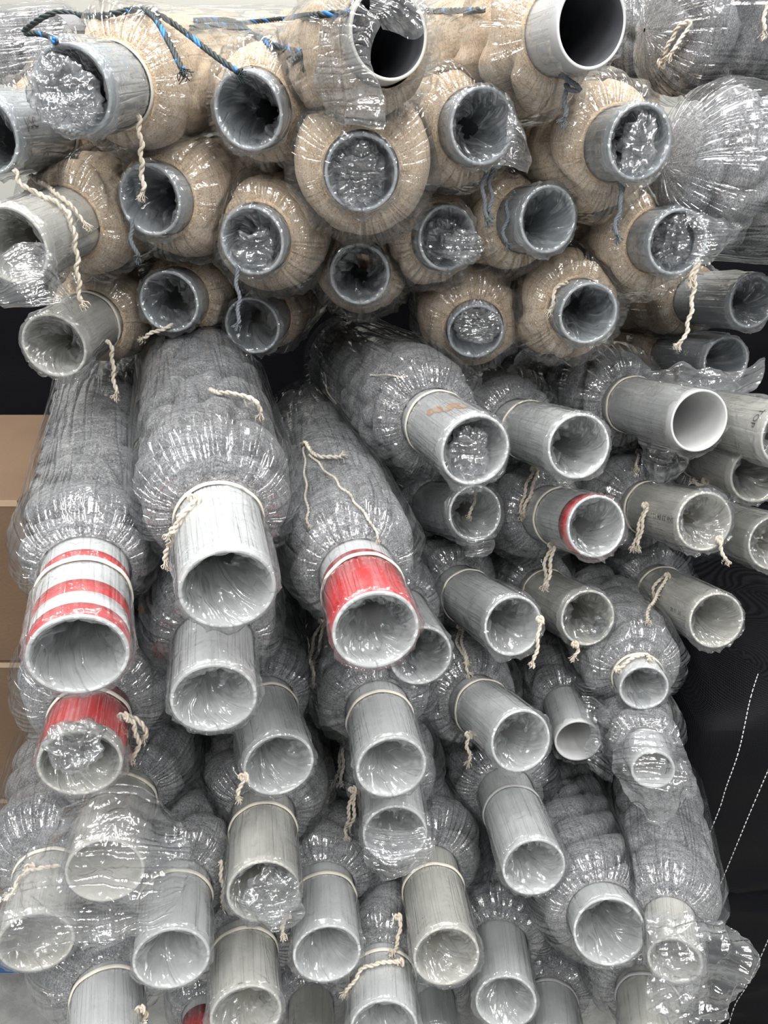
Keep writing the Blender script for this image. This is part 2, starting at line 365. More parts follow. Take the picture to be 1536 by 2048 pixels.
R(1518, 948, 116, (-1, -.4), 33, 135, 120, 1.6, 'g', 'pale tubed grey netting roll at right edge just under the one marked TOP', L=.45, tube='y',
  cords=[('w', [(1410, 962), (1400, 970), (1392, 966)])])
R(1550, 1086, 110, (-1, -.3), 34, 140, 120, 1.5, 'g', 'lowest pale tubed grey netting roll at right edge above the black bale', L=.4, tube='y',
  cords=[('w', [(1438, 1080), (1442, 1100), (1452, 1118)])])
R(1409, 1043, 118, (-1, -.24), 33, 122, 112, 1.75, 'g', 'grey netting roll with small printed date code on its pale tube', L=.5, tube='y', text=('SN6 23 04 12 11', 1322, 1034, (-1, -.2), (0, 1), .0135),
  cords=[('w', [(1290, 1012), (1280, 1045), (1268, 1092)]), ('w', [(1294, 1015), (1284, 1050), (1276, 1092)])])
R(1193, 1053, 124, (-1, -.26), 29, 100, 72, 1.65, 'g', 'grey netting roll right of centre with a red stripe at its tube mouth', L=.5, tape='rim',
  cords=[('w', [(1103, 1092), (1090, 1125), (1092, 1170)]), ('w', [(1108, 1092), (1102, 1125), (1096, 1160)])])
R(951, 1026, 112, (-1, -.15), 24, 80, None, 1.5, 'g', 'shadowed grey netting roll below the orange stained one with a frayed cord over its mouth', L=.4, dark=True,
  cords=[('w', [(946, 982), (948, 1005), (940, 1028)])])
R(1027, 1252, 122, (-.87, -.56), 28, 128, 108, 1.85, 'g', 'smooth tubed grey netting roll with crinkled cord tail, right of centre red striped one', L=.5,
  cords=[('w', [(920, 1255), (915, 1285), (930, 1315), (936, 1345)]), ('w', [(924, 1258), (926, 1290), (934, 1320)])])
R(1176, 1236, 112, (-.87, -.48), 28, 104, 94, 1.6, 'g', 'grey netting roll hanging directly below the red rimmed one, cord on its neck', L=.45, tube='y',
  cords=[('w', [(1080, 1240), (1076, 1280), (1068, 1322)])])
R(1433, 1241, 112, (-1, -.52), 33, 135, 122, 1.9, 'g', 'grey netting roll jutting over the black bale with cord looped round its tube', L=.5, tube='y', text=('00 16 98', 1352, 1222, (-1, -.5), (-.3, 1), .012),
  cords=[('w', [(1334, 1152), (1320, 1180), (1300, 1215), (1296, 1240)]), ('w', [(1330, 1150), (1308, 1175), (1306, 1205), (1312, 1195)])])
R(842, 1312, 126, (-.5, -1), 30, 90, None, 1.5, 'g', 'grey netting roll tucked behind the centre red striped tube', L=.45)
R(428, 1398, 168, (.0, -1), 40, 112, None, 1.5, 'g', 'grey netting roll with bare tube directly below the largest one', L=.5)
R(160, 1527, 160, (.22, -1), 41, 105, 88, 1.9, 'g', 'grey netting roll at lower left with solid red stripe and crumpled film ball', L=.5, tape='one', tube='y', bagk=1.1,
  cords=[('w', [(248, 1435), (268, 1448), (276, 1490), (268, 1515)]), ('w', [(250, 1432), (278, 1440), (290, 1462), (292, 1475)])])
R(558, 1530, 140, (-.27, -1), 37, 124, 108, 1.7, 'g', 'grey netting roll with wide bluish tube beneath the largest bundle', L=.5,
  cords=[('w', [(488, 1555), (480, 1572), (478, 1590)])])
R(783, 1535, 140, (-.24, -1), 38, 120, 96, 1.75, 'g', 'grey netting roll under the centre red striped one, doubled cord at its left', L=.5,
  cords=[('w', [(684, 1482), (680, 1520), (672, 1562)]), ('w', [(688, 1484), (686, 1520), (682, 1562)])])
R(790, 1668, 128, (-.1, -1), 38, 90, None, 1.5, 'g', 'short tubed grey netting roll in centre with film hanging from its lip', L=.4,
  cords=[('w', [(706, 1580), (698, 1620), (692, 1668)]), ('w', [(708, 1582), (708, 1625), (698, 1660)])])
R(1042, 1482, 126, (-.75, -.64), 32, 118, 100, 1.8, 'g', 'grey netting roll with cream banded tube right of centre, tiny cord twist at its left', L=.5,
  cords=[('w', [(938, 1470), (932, 1490), (940, 1505), (936, 1522)])])
R(1068, 1735, 126, (-.38, -1), 40, 160, 118, 1.85, 'g', 'grey netting roll with grey band round its tube, large bundle right of centre', L=.6, band='g',
  cords=[('g', [(982, 1720), (980, 1745), (975, 1775)])])
R(1219, 1864, 142, (-.42, -1), 36, 34, None, 1.8, 'g', 'long grey netting roll at lower right with thick folded film collar at its mouth', L=.75, bagk=1.08, d0=.122, text=('LIC', 1186, 1826, (.5, 1), (1, -.5), .013))
R(1350, 1922, 104, (-.12, -1), 42, 85, None, 2.2, 'g', 'long grey netting roll beside the black bale with film streaming from its mouth', L=.75, tube='y', bagk=1.08, d0=.084)
R(1156, 1482, 92, (-.35, -1), 36, 75, None, 1.5, 'g', 'small set back grey netting roll with film hanging to its right', L=.45, film='none', dark=True, d0=.092)
R(1306, 1540, 84, (-.35, -1), 34, 50, None, 1.7, 'g', 'set back grey netting roll inside an open film bag beside the black bale', L=.4, film='none', d0=.074)
R(1288, 1376, 96, (-.5, -.9), 32, 30, 26, 2.1, 'g', 'squat grey netting roll above the open film bag with cord over its collar', L=.4, d0=.09,
  cords=[('w', [(1235, 1340), (1262, 1318), (1290, 1308), (1300, 1316)])])
R(1118, 1350, 92, (-.2, -1), 34, 60, None, 1.6, 'g', 'small shadowed grey netting roll under the one with cord on its neck', L=.35, dark=True,
  cords=[('w', [(1150, 1290), (1156, 1302), (1150, 1312)])])
R(210, 1742, 150, (.23, -1), 42, 150, 138, 1.8, 'g', 'grey netting roll at lower left wrapped by a big loose draped bag', L=.45, film='none', tube='y')
R(72, 1885, 142, (.2, -1), 44, 138, 132, 1.8, 'g', 'grey netting roll at lower left corner above the floor, knotted cord on its neck', L=.45, tube='y',
  cords=[('w', [(62, 1735), (42, 1755), (30, 1775), (22, 1790)]), ('w', [(120, 1732), (90, 1735), (62, 1738)])])
R(343, 1918, 148, (.07, -1), 46, 140, 118, 1.75, 'g', 'grey netting roll with cream band right of the lower left corner roll', L=.45, tube='w')
R(526, 1783, 142, (.0, -1), 41, 150, 118, 1.95, 'g', 'grey netting roll with cream banded pale tube and crumpled film at its lower lip', L=.5, tube='y',
  cords=[('w', [(440, 1722), (444, 1760), (446, 1805)])])
R(654, 1908, 134, (-.06, -1), 44, 130, 108, 1.7, 'g', 'grey netting roll between two banded ones near the bottom, cord end on its left', L=.45,
  cords=[('w', [(572, 1828), (566, 1845), (567, 1862)])])
R(893, 1913, 132, (-.2, -1), 42, 172, 132, 1.9, 'g', 'grey netting roll with long pale tube at bottom centre and bare strip above its band', L=.5, tube='y',
  cords=[('w', [(796, 1835), (800, 1860), (793, 1888), (788, 1905)])])
R(1012, 2005, 120, (-.12, -1), 43, 115, None, 1.8, 'g', 'grey netting roll without band at bottom right of centre', L=.45, tube='w')
R(492, 2030, 140, (-.04, -1), 47, 138, 118, 1.7, 'g', 'dull olive tubed grey netting roll cut by the bottom edge', L=.4, tube='y', dark=True)
R(215, 2125, 146, (.0, -1), 48, 145, 132, 1.8, 'g', 'grey netting roll at bottom left corner with only its banded neck showing', L=.4, tube='w',
  cords=[('w', [(282, 2020), (292, 2030), (290, 2045)])])
R(768, 2058, 134, (-.03, -1), 46, 118, 104, 1.6, 'g', 'bluish tubed grey netting roll at bottom centre with thick cord round its neck', L=.4,
  cords=[('w', [(800, 1925), (765, 1925), (730, 1935), (708, 1960), (692, 1985)])])
R(1312, 2112, 126, (-.15, -1), 44, 130, 112, 1.8, 'g', 'grey netting roll at bottom right with grey cord round its neck', L=.4, tube='y', band='g')
R(1112, 2105, 112, (-.12, -1), 44, 105, 98, 1.6, 'g', 'dim grey netting roll at bottom edge between two larger tubes', L=.35, tube='w', band='g')
R(872, 2090, 96, (-.1, -1), 44, 90, None, 1.4, 'g', 'half hidden bare tube roll at bottom edge behind bottom centre ones', L=.3, dark=True)
R(405, 2100, 88, (.05, -1), 44, 70, None, 1.5, 'g', 'barely visible red striped roll at bottom edge left of centre', L=.3, dark=True, tape='one')
R(622, 2095, 92, (.0, -1), 44, 85, None, 1.5, 'g', 'half hidden tan tubed roll at bottom edge in shadow', L=.3, dark=True, tube='y')

for r in ROLLS:
    Z = F*r['d0']/r['D']*.99+r['dz']
    r['Z'] = Z; r['rt'] = r['d0']/2
    M0 = P(r['x'], r['y'], Z); r['M'] = M0
    v = nrm(M0-CAM)
    q = P(r['x']+r['d'][0], r['y']+r['d'][1], Z)-M0
    e = q-v*(q @ v); e = nrm(e)
    th = math.radians(r['th'])
    r['a'] = nrm(math.cos(th)*v+math.sin(th)*e)
    def s_for(px):
        lo, hi = 0, .6
        for _ in range(40):
            m_ = (lo+hi)/2; X, Y, _z = proj(M0+r['a']*m_)
            if math.hypot(X-r['x'], Y-r['y']) < px: lo = m_
            else: hi = m_
        return min(lo, .36)
    r['ln'] = s_for(r['dn']); r['lb'] = s_for(r['db']) if r['db'] else None
    r['R'] = r['rt']*r['k']; r['end'] = r['ln']+r['L']
    up = np.array([0, 0, 1.0]); u = nrm(up-r['a']*(up @ r['a'])); r['u'] = u; r['w'] = nrm(np.cross(r['a'], u))
# bundles that lie lengthways at the upper right (no tube shows)
def prof(r, s):
    """netting radius along the axis"""
    Ls = min(.085, r['R']*.95)*(1 if r['c'] == 'c' else 1.25); t = np.clip((s-r['ln'])/Ls, 0, 1)
    q = r['rt']*1.06+(r['R']-r['rt']*1.06)*np.sqrt(np.clip(1-(1-t)**2.2, 0, 1))
    t2 = np.clip((r['end']-s)/.07, 0, 1)
    return r['rt']*1.03+(q-r['rt']*1.03)*np.sqrt(np.clip(1-(1-t2)**2, 0, 1))
def field(rj, p):
    """power distance to roll j"""
    s = np.clip((p-rj['M']) @ rj['a'], 0.0, rj['end'])
    c = rj['M']+s[..., None]*rj['a']
    d2 = ((p-c)**2).sum(-1)
    return d2-prof(rj, s)**2*1.0
def clamp(r, c, dirs, rad, margin=0.0):
    """shrink radii so that bundles press flat against each other instead of running through"""
    lo = np.full(rad.shape, r['rt']*1.04); hi = rad.copy()
    near = [j for j in ROLLS+EXTRA if j is not r and segdist(r, j) < r['R']*1.25+j['R']*1.25+.03]
    def ok(x):
        p = c+dirs*x[..., None]
        own = x**2-r['_R2']
        g = np.ones(x.shape, bool)
        for j in near: g &= own <= field(j, p)-margin
        return g
    good = ok(hi)
    l, h = lo.copy(), hi.copy()
    for _ in range(12):
        m_ = (l+h)/2; k = ok(m_); l = np.where(k, m_, l); h = np.where(k, h, m_)
    return np.where(good, hi, l)
def segdist(a, b):
    A = a['M']+np.linspace(0, a['end'], 12)[:, None]*a['a']; B = b['M']+np.linspace(0, b['end'], 12)[:, None]*b['a']
    return np.sqrt(((A[:, None]-B[None])**2).sum(-1)).min()
EXTRA = []
TUBEM = dict(w=M_PVC, y=M_PVCW, b=M_PVCB, p=M_PVCW)
BV, BF, BN = [], [], 0
def solid(v, f):
    global BN
    BV.append(np.asarray(v)); BF.extend((np.asarray(f)+BN).tolist()); BN += len(v)

def build_tube(r, root, org):
    rt, a, u, w, M0 = r['rt'], r['a'], r['u'], r['w'], r['M']
    th = np.linspace(0, 2*PI, 72, endpoint=False)
    Lt = min(r['end']-.01, r['ln']+.25); b = .0007; ti = .0042
    pr = [(Lt, rt), (r['ln'], rt), (.03, rt), (b*2, rt), (b*.6, rt-b*.4), (0, rt-b*1.5), (0, rt-ti+b), (b, rt-ti), (.02, rt-ti), (.1, rt-ti), (.2, rt-ti), (Lt, rt-ti)]
    rd = np.array([q[1] for q in pr]); ss = np.array([q[0] for q in pr])
    dr = np.cos(th)[:, None]*u+np.sin(th)[:, None]*w
    v = M0+ss[:, None, None]*a+rd[:, None, None]*dr[None]
    f = grid_faces(len(pr), 72)
    f = np.concatenate([f, np.stack([np.arange(72)+(len(pr)-1)*72, (np.arange(72)+1) % 72+(len(pr)-1)*72, (np.arange(72)+1) % 72, np.arange(72)], -1)])
    mi = np.zeros(len(f), int)
    if r['label'].find('dark open') > 0: mi[7*72:] = 1  # open mouths get the bore painted dark, standing in for shade
    o = link('tube', v.reshape(-1, 3), f[:, ::-1], [TUBEM[r['tube']], M_BORESHADE], root, org, midx=mi)
    solid(v.reshape(-1, 3), f)
    def stripe(s0, s1, name, m, rr=.0006, a0=0, a1=2*PI):
        full = a1-a0 > 6.2
        t = np.linspace(a0, a1, 65)
        d = np.cos(t)[:, None]*u+np.sin(t)[:, None]*w
        prf = [(s0, rt-.0002), (s0, rt+rr), (s1, rt+rr), (s1, rt-.0002)]
        vv = np.concatenate([M0+s*a+q*d for s, q in prf])
        link(name, vv, grid_faces(4, 65, False), m, o, org)
    if r['tape'] == 'two':
        s0 = r['lb']
        stripe(.004, .026, 'red_stripe', M_RED); stripe(.050, .075, 'red_stripe', M_RED); stripe(s0+.012, s0+.026, 'red_stripe', M_RED); stripe(.026, .050, 'white_stripe', M_WTAPE, .0005)
    if r['tape'] == 'one': stripe(.020 if r['lb'] and r['x'] < 300 else .004, (r['lb'] or .06)+.022, 'red_stripe', M_RED)
    if r['tape'] == 'rim': stripe(.006, .036, 'red_stripe', M_RED)
    if r['tape'] == 'stain':
        mb = MB()
        for (sc, ac, ls, la) in ((.085, .55, .016, .12), (.075, .15, .012, .22), (.055, .0, .010, .16), (.10, .75, .012, .1), (.065, .35, .008, .2)):
            g = 20; A = np.linspace(0, 2*PI, g, endpoint=False); rr_ = 1+.35*noise(np.cos(A)*2+ac*9, np.sin(A)*2+5)
            pts = [M0+(sc+ls*math.sin(x)*y)*a+(rt+.0008)*(math.cos(-ac+la*math.cos(x)*y)*u+math.sin(-ac+la*math.cos(x)*y)*w) for x, y in zip(A, rr_)]
            ce = M0+sc*a+(rt+.0008)*(math.cos(-ac)*u+math.sin(-ac)*w)
            mb.add(pts+[ce], [[i, (i+1) % g, g] for i in range(g)])
        mb.build('stain', M_STAIN, o, org)
    if r['text']:
        tx, size = r['text'][0], r['text'][5]
        cu = bpy.data.curves.new('t', 'FONT'); cu.body = tx; cu.size = size; cu.align_x = 'CENTER'; cu.align_y = 'CENTER'
        to = bpy.data.objects.new('t', cu); COL.objects.link(to)
        bpy.context.view_layer.update()
        me = bpy.data.meshes.new_from_object(to.evaluated_get(bpy.context.evaluated_depsgraph_get()))
        bpy.data.objects.remove(to)
        ax, ay, read, upd = r['text'][1:5]
        d = nrm(P(ax, ay, 1)-CAM); o0 = CAM-M0
        dp = d-a*(d @ a); op = o0-a*(o0 @ a)
        A_, B_, C_ = dp @ dp, 2*dp @ op, op @ op-rt*rt
        disc = max(0, B_*B_-4*A_*C_); t_ = (-B_-math.sqrt(disc))/(2*A_)
        hp = o0+d*t_; s0_ = hp @ a; an0 = math.atan2(hp @ w, hp @ u)
        def surf(s_, an): return M0+s_*a+(rt+.0012)*(math.cos(an)*u+math.sin(an)*w)
        def im(s_, an): return np.array(proj(surf(s_, an))[:2])
        js = im(s0_+.004, an0)-im(s0_, an0); ja = im(s0_, an0+.004/rt)-im(s0_, an0)
        def pick(vec):
            c_ = {'s': js @ np.array(vec)/np.linalg.norm(js), 'a': ja @ np.array(vec)/np.linalg.norm(ja)}
            return c_
        cr = pick(read)
        xax = 's' if abs(cr['s']) > abs(cr['a']) else 'a'; yax = 'a' if xax == 's' else 's'
        sx_ = 1 if cr[xax] > 0 else -1; sy_ = 1 if pick(upd)[yax] > 0 else -1
        for q in me.vertices:
            e = {xax: sx_*q.co.x, yax: sy_*q.co.y}
            q.co = surf(s0_+e['s'], an0+e['a']/rt)-org
        me.materials.clear(); me.materials.append(M_INK)
        to = bpy.data.objects.new('printed_text', me); COL.objects.link(to); to.parent = o
    return o
SGN = 1

def build_roll(r, has_tube=True):
    sd = r['seed']; rt, a, u, w, M0 = r['rt'], r['a'], r['u'], r['w'], r['M']
    mid = M0+a*(r['ln']+r['L']*.5); org = mid-np.array([0, 0, r['R']])
    root = bpy.data.objects.new('net_roll', None); COL.objects.link(root); root.location = org; root.empty_display_size = .05
    tag(root, r['label'], 'net roll', GC if r['c'] == 'c' else GG)
    if has_tube: build_tube(r, root, org)
    # netting ------------------------------------------------
    m = 96; th = np.linspace(-PI, PI, m, endpoint=False)
    s = np.concatenate([[r['ln']-.001], r['ln']+.10*np.linspace(0, 1, 34)[1:]**1.4, r['ln']+.10+np.linspace(0, 1, 130 if r['L'] > .6 else 90)[1:]*(r['L']-.10)])
    n = len(s); SS, TT = np.meshgrid(s, th, indexing='ij')
    dirs = np.cos(TT)[..., None]*u+np.sin(TT)[..., None]*w
    c = M0+SS[..., None]*a
    base = prof(r, SS); r['_R2'] = base**2
    bagr = base*r['bagk']+.002
    fit = np.minimum(clamp(r, c, dirs, bagr, .00012), bagr)
    r['_fit'] = fit
    t = np.clip((SS-r['ln'])/.05, 0, 1)*np.clip((r['end']-SS)/.03, 0, 1)
    rr = np.minimum(base, fit-.0035)
    # coils of netting pressed side by side
    lm = r['lump']; pitch = .085 if r['c'] == 'g' else .095
    ph = SS/pitch+.55*cnoise(TT, SS, .8, 2.2, sd)+.10*cnoise(TT, SS, 2.2, 7, sd+3)+.45*np.sin(TT+sd*1.7)
    coil = 1-np.abs(2*(ph % 1)-1)**3.2
    ph2 = SS/(pitch*2.3)+.9*cnoise(TT, SS, 1.1, 3, sd+8)-.6*np.sin(TT+sd*2.9)
    coil2 = 1-np.abs(2*(ph2 % 1)-1)**5
    disp = lm*3.9*(coil-1)+lm*2.2*(coil2-1)+lm*.3*cnoise(TT, SS, 2.0, 18, sd+5)+.008*cnoise(TT, SS, 7, 80, sd+6)
    e1 = np.minimum(ph % 1, 1-ph % 1); disp = disp-lm*(2.6 if r['c'] == 'g' else 1.2)*np.exp(-(e1/.085)**2)
    fold = -np.clip(ridge(np.cos(TT)*2.2+9, np.sin(TT)*2.2+9, SS*7, sd+17)-.80, 0, 1)*lm*4.0
    rr = rr*(1+(disp+fold)*t)
    rr = np.maximum(rr, rt*1.02)
    v = c+rr[..., None]*dirs
    uv = np.stack([TT*r['R'], SS], -1).reshape(-1, 2)
    f = grid_faces(n, m)
    link('netting', v.reshape(-1, 3), f[:, ::-1], M_GREY if r['c'] == 'g' else M_CREAM, root, org, uv=uv)
    solid(v.reshape(-1, 3), f)
    # bag ------------------------------------------------
    m = 120; th = np.linspace(-PI, PI, m, endpoint=False)
    lo = .012 if has_tube else r['ln']
    segA = np.concatenate([r['ln']+(r['L']-.02)*(1-np.linspace(0, 1, 60)**1.0)])
    segA = np.concatenate([r['ln']+.10+(r['L']-.12)*np.linspace(1, 0, 40), r['ln']+.10*np.linspace(1, 0, 42)[1:]])
    segB = np.linspace(r['ln'], .004, max(8, int(r['ln']/.004)))[1:] if has_tube else np.array([])
    sA = np.concatenate([segA, segB])
    SS, TT = np.meshgrid(sA, th, indexing='ij'); dirs = np.cos(TT)[..., None]*u+np.sin(TT)[..., None]*w; c = M0+SS[..., None]*a
    base = prof(r, SS); r['_R2'] = base**2
    cap = clamp(r, c, dirs, base*r['bagk']*1.08+.004, .0)
    want = np.maximum(base*r['bagk'], base+.003)
    body = np.clip((SS-r['ln'])/.05, 0, 1)
    nk = np.exp(-((SS-r['ln']-.025)/.075)**2)*(SS > r['ln']-.01)
    # pleats run lengthways and gather at the neck
    pl = ridge(np.cos(TT)*5.5+20, np.sin(TT)*5.5+20, SS*6, sd+30); pl2 = ridge(np.cos(TT)*12+20, np.sin(TT)*12+20, SS*10, sd+31)
    want = want*(1+body*(.022*cnoise(TT, SS, 1.6, 9, sd+33)+.012*pl))+nk*(.0062*pl+.0034*pl2)
    netr = base*(1-.0)
    rr = np.minimum(want, cap)
    over = rt+.0026+.0018*np.clip(pl, -1, 1)+.0014*pl2+.006*np.clip(cnoise(TT, SS, 2.2, 16, sd+40)-.1, 0, 1)+.004*np.exp(-SS/.02)*(1+ridge(np.cos(TT)*3+7, np.sin(TT)*3, SS*30, sd+41))*(.6-.6*np.cos(TT))
    over = np.maximum(over, rt+.0013)
    if r['lb']:
        sq = np.exp(-((SS-r['lb'])/.010)**2); over = over*(1-sq)+(rt+.0012)*sq
    rr = np.where(SS > r['ln'], np.maximum(rr, over), over)
    v = c+rr[..., None]*dirs
    v = v+ (body*.0006)[..., None]*dirs*noise(v[..., 0]*90, v[..., 1]*90, v[..., 2]*90, sd)[..., None]
    rows = [v]; uvs = [np.stack([TT*r['R'], SS], -1)]; nb = len(sA)
    if has_tube and r['film'] == 'in':
        K = 30; tt = np.linspace(0, 1, K)
        rnd = random.Random(sd); dep = rnd.uniform(.05, .10); mn = rnd.uniform(.12, .34)
        cx, cw = rnd.uniform(-.3, .3), rnd.uniform(-.45, .1)
        for q in tt:
            if q < .12: s_, r_ = .004-.006*(q/.12), rt+.0022-.001*(q/.12)
            else:
                z = (q-.12)/.88; s_ = -.002+dep*z**1.1; r_ = (rt-.0052)*(1-(1-mn)*z**.8)
            z = max(0, (q-.12)/.88)
            r_ = r_*np.ones(m)
            tw = th+1.2*z*rnd.choice((1,))
            pr_ = .38*z**.6*ridge(np.cos(tw)*2.3+sd, np.sin(tw)*2.3+3, z*1.6, sd+50)+.16*z**.5*ridge(np.cos(tw)*5+sd, np.sin(tw)*5+3, z*4, sd+51)
            r_ = r_*(1+pr_)
            r_ = np.minimum(r_, rt-.0050) if q > .14 else r_
            s_ = s_+.022*z*noise(np.cos(th)*2.2+sd, np.sin(th)*2.2, z*3, sd+52)+.006*(q > .1)*np.abs(noise(np.cos(th)*7+sd, np.sin(th)*7, q*3, sd+53))*min(1, q*4)
            d_ = np.cos(tw)[:, None]*u+np.sin(tw)[:, None]*w
            p = M0+s_[:, None]*a+r_[:, None]*d_+z*rt*.6*(cx*w+cw*u)*(.5+.5*z)
            # keep it inside the bore
            if q > .14:
                qv = p-M0; al = qv @ a; pe = qv-al[:, None]*a; ln_ = np.linalg.norm(pe, axis=1); k_ = np.minimum(1, (rt-.005)/ln_); p = M0+al[:, None]*a+pe*k_[:, None]
            rows.append(p[None]); uvs.append(np.stack([th*rt, np.full(m, -q*.1)], -1)[None])
    v = np.concatenate(rows); uv = np.concatenate(uvs)
    f = grid_faces(len(v), m); mi = np.zeros(len(f), int); mi[(nb-len(segB)-1 if has_tube else nb)*m:] = 1
    bag = link('plastic_bag', v.reshape(-1, 3), f, [M_FILM if r['c'] == 'g' else M_FILMS, M_FILMC], root, org, uv=uv.reshape(-1, 2), midx=mi)
    # band ------------------------------------------------
    if r['lb'] and has_tube:
        k = 96; tt = np.linspace(0, 2*PI, k, endpoint=False); q = 10; aa = np.linspace(0, 2*PI, q, endpoint=False)
        A, B = np.meshgrid(tt, aa, indexing='ij')
        rr_ = rt+.0032+.0018*np.cos(B)+.0008*cnoise(A, 0*A, 3, 1, sd+60)
        ss = r['lb']+.0042*np.sin(B)+.0022*cnoise(A, 0*A, 1.3, 1, sd+61)
        vv = M0+ss[..., None]*a+rr_[..., None]*(np.cos(A)[..., None]*u+np.sin(A)[..., None]*w)
        i = np.arange(k)[:, None]; j = np.arange(q)[None]
        ff = np.stack([i*q+j, i*q+(j+1) % q, ((i+1) % k)*q+(j+1) % q, ((i+1) % k)*q+j], -1).reshape(-1, 4)
        link('elastic_band', vv.reshape(-1, 3), ff, M_BAND if r['band'] == 'c' else M_GBAND, root, org)
    r['root'] = root; r['org'] = org
    return root

# two long grey bundles lying across at the upper right, and one standing behind them
def lying(px, py, Z, px2, py2, Z2, Rr, label, cords=()):
    A = P(px, py, Z); B = P(px2, py2, Z2)
    r = dict(M=A, a=nrm(B-A), ln=.0, L=float(np.linalg.norm(B-A)), R=Rr, rt=.003, k=1, c='g', label=label, seed=len(ROLLS)+len(EXTRA)+60, lump=.06, bagk=1.07, lb=None, film='none',
             tape=None, text=None, Z=Z, cords=cords, dark=False, x=px, y=py)
    r['end'] = r['L']; up = np.array([0, 0, 1.0]); r['u'] = nrm(up-r['a']*(up @ r['a'])); r['w'] = nrm(np.cross(r['a'], r['u']))
    EXTRA.append(r)
lying(1325, 330, 1.22, 1760, 390, 1.35, .128, 'big grey netting bundle lying at the right edge, heavily streaked clear film')
lying(1290, 60, 1.38, 1760, 60, 1.45, .118, 'grey netting bundle at top right corner with a cream cord loop on its film',
      cords=[('w', [(1322, 128), (1335, 95), (1352, 62), (1374, 42), (1380, 55), (1362, 75), (1345, 105)]), ('w', [(1534, 5), (1530, 30), (1527, 62)])])
lying(1262, -30, 1.62, 1262, 200, 1.85, .08, 'narrow grey netting bundle behind the top right cream roll')
lying(-160, 165, 1.75, 210, 130, 1.85, .13, 'pale grey bundle in white film at the far top left corner')
lying(250, 130, 2.1, 900, 120, 2.2, .13, 'cream netting bundle lying behind the upper stack at left')
EXTRA[-1]['c'] = 'c'
lying(640, 260, 2.0, 1300, 200, 2.1, .14, 'cream netting bundle lying behind the upper stack in the middle')
EXTRA[-1]['c'] = 'c'
for r in ROLLS: build_roll(r)
for r in EXTRA: build_roll(r, False)

# ------------------------------------------------------------------ tie cords: they hang or lie on what is behind them
bvh = BVHTree.FromPolygons(np.concatenate(BV).tolist(), BF)
def hit(px, py):
    d = P(px, py, 1)-CAM
    L_ = np.linalg.norm(d)
    h = bvh.ray_cast(Vector(CAM), Vector(d/L_))
    return h[3]/L_ if h[0] is not None else 9
CR = .0042
def drape(pts, r, zmax=None, sl=.0012):
    out = []; zp = None
    dense = smoothpath(np.array([(x, y, 0) for x, y in pts], float), 9)
    zs = []
    for x, y, _ in dense:
        z = min(hit(x, y), hit(x-5, y), hit(x+5, y), hit(x, y-5), hit(x, y+5))-r*1.8
        if zmax: z = min(z, zmax)
        if zp is not None: z = min(z, zp+sl*9/5)
        zs.append(z); zp = z
    for i in range(len(zs)-2, -1, -1): zs[i] = min(zs[i], zs[i+1]+.02)
    return [P(x, y, z) for (x, y, _), z in zip(dense, zs)]
for r in ROLLS+EXTRA:
    for i, (cc, pts) in enumerate(r['cords']):
        mb = MB(); rad = CR*{'w': .95, 'g': .85, 't': .5}[cc]
        pts2 = drape(pts, rad)
        wob = [np.asarray(p)+.0018*np.array([math.sin(k*1.4+i), math.sin(k*1.1)*.5, math.cos(k*1.7)*.5]) for k, p in enumerate(pts2)]
        twisted(mb, wob, rad, 3 if cc == 'g' else 2, pitch=rad*5.5, seed=r['seed']*7+i)
        if cc == 'w' and i == 0 and r['c'] == 'g' and r['R'] < .12:   # small knot at the band
            p0 = pts2[0]; q = [p0+rad*1.5*np.array([math.sin(t), .5*math.sin(2*t+1), math.cos(t*1.5)]) for t in np.linspace(0, 6, 9)]
            twisted(mb, q, rad*.9, 2, fray=False)
        mb.build('tie_cord', M_COT if cc != 'g' else M_GCORD, r['root'], r['org'])

# ------------------------------------------------------------------ black woven bale, boxes
def bale(name, c0, size, label, seed, stitches=()):
    """soft bulging sack of woven black cloth: a subdivided box with rounded corners"""
    n = 60; V = []; Fc = []; b = 0
    hx, hy, hz = np.array(size)/2
    for ax, sg in ((0, 1), (0, -1), (1, 1), (1, -1), (2, 1), (2, -1)):
        g = np.linspace(-1, 1, n); A, B = np.meshgrid(g, g, indexing='ij'); C = np.full_like(A, sg)
        q = [None]*3; q[ax] = C; q[(ax+1) % 3] = A; q[(ax+2) % 3] = B
        p = np.stack(q, -1).reshape(-1, 3)
        V.append(p); f = grid_faces(n, n, False, b)
        Fc.append(f if sg > 0 else f[:, ::-1]); b += n*n
    p = np.concatenate(V)
    l = (np.abs(p)**11).sum(1)**(1/11.); p = p/l[:, None]
    w_ = p*np.array([hx, hy, hz])
    d = .035*noise(w_[:, 0]*3, w_[:, 1]*3, w_[:, 2]*3, seed)+.012*ridge(w_[:, 0]*5, w_[:, 1]*5, w_[:, 2]*9, seed+1)-.03*np.exp(-((w_[:, 2]-.08+.06*w_[:, 0])/.018)**2)
    w_ = w_+nrmv(p)*d[:, None]+np.array([0, 0, 0])
    org = np.array([c0[0], c0[1], c0[2]-hz])
    o = link(name, w_+np.array(c0), np.concatenate(Fc), M_WOVEN, None, org)
    return o, w_+np.array(c0), np.concatenate(Fc)
def nrmv(p): return p/np.linalg.norm(p, axis=1)[:, None]
mk, nt, o_ = mat('black_woven_cloth'); L_ = nt.links.new
b_ = N(nt, 'ShaderNodeBsdfPrincipled', Roughness=.55); b_.inputs['Specular IOR Level'].default_value = .08
tc = N(nt, 'ShaderNodeTexCoord')
wv = N(nt, 'ShaderNodeTexWave', Scale=170.0, Distortion=1.5, Detail=2.0); wv.bands_direction = 'Z'; L_(tc.outputs['Object'], wv.inputs['Vector'])
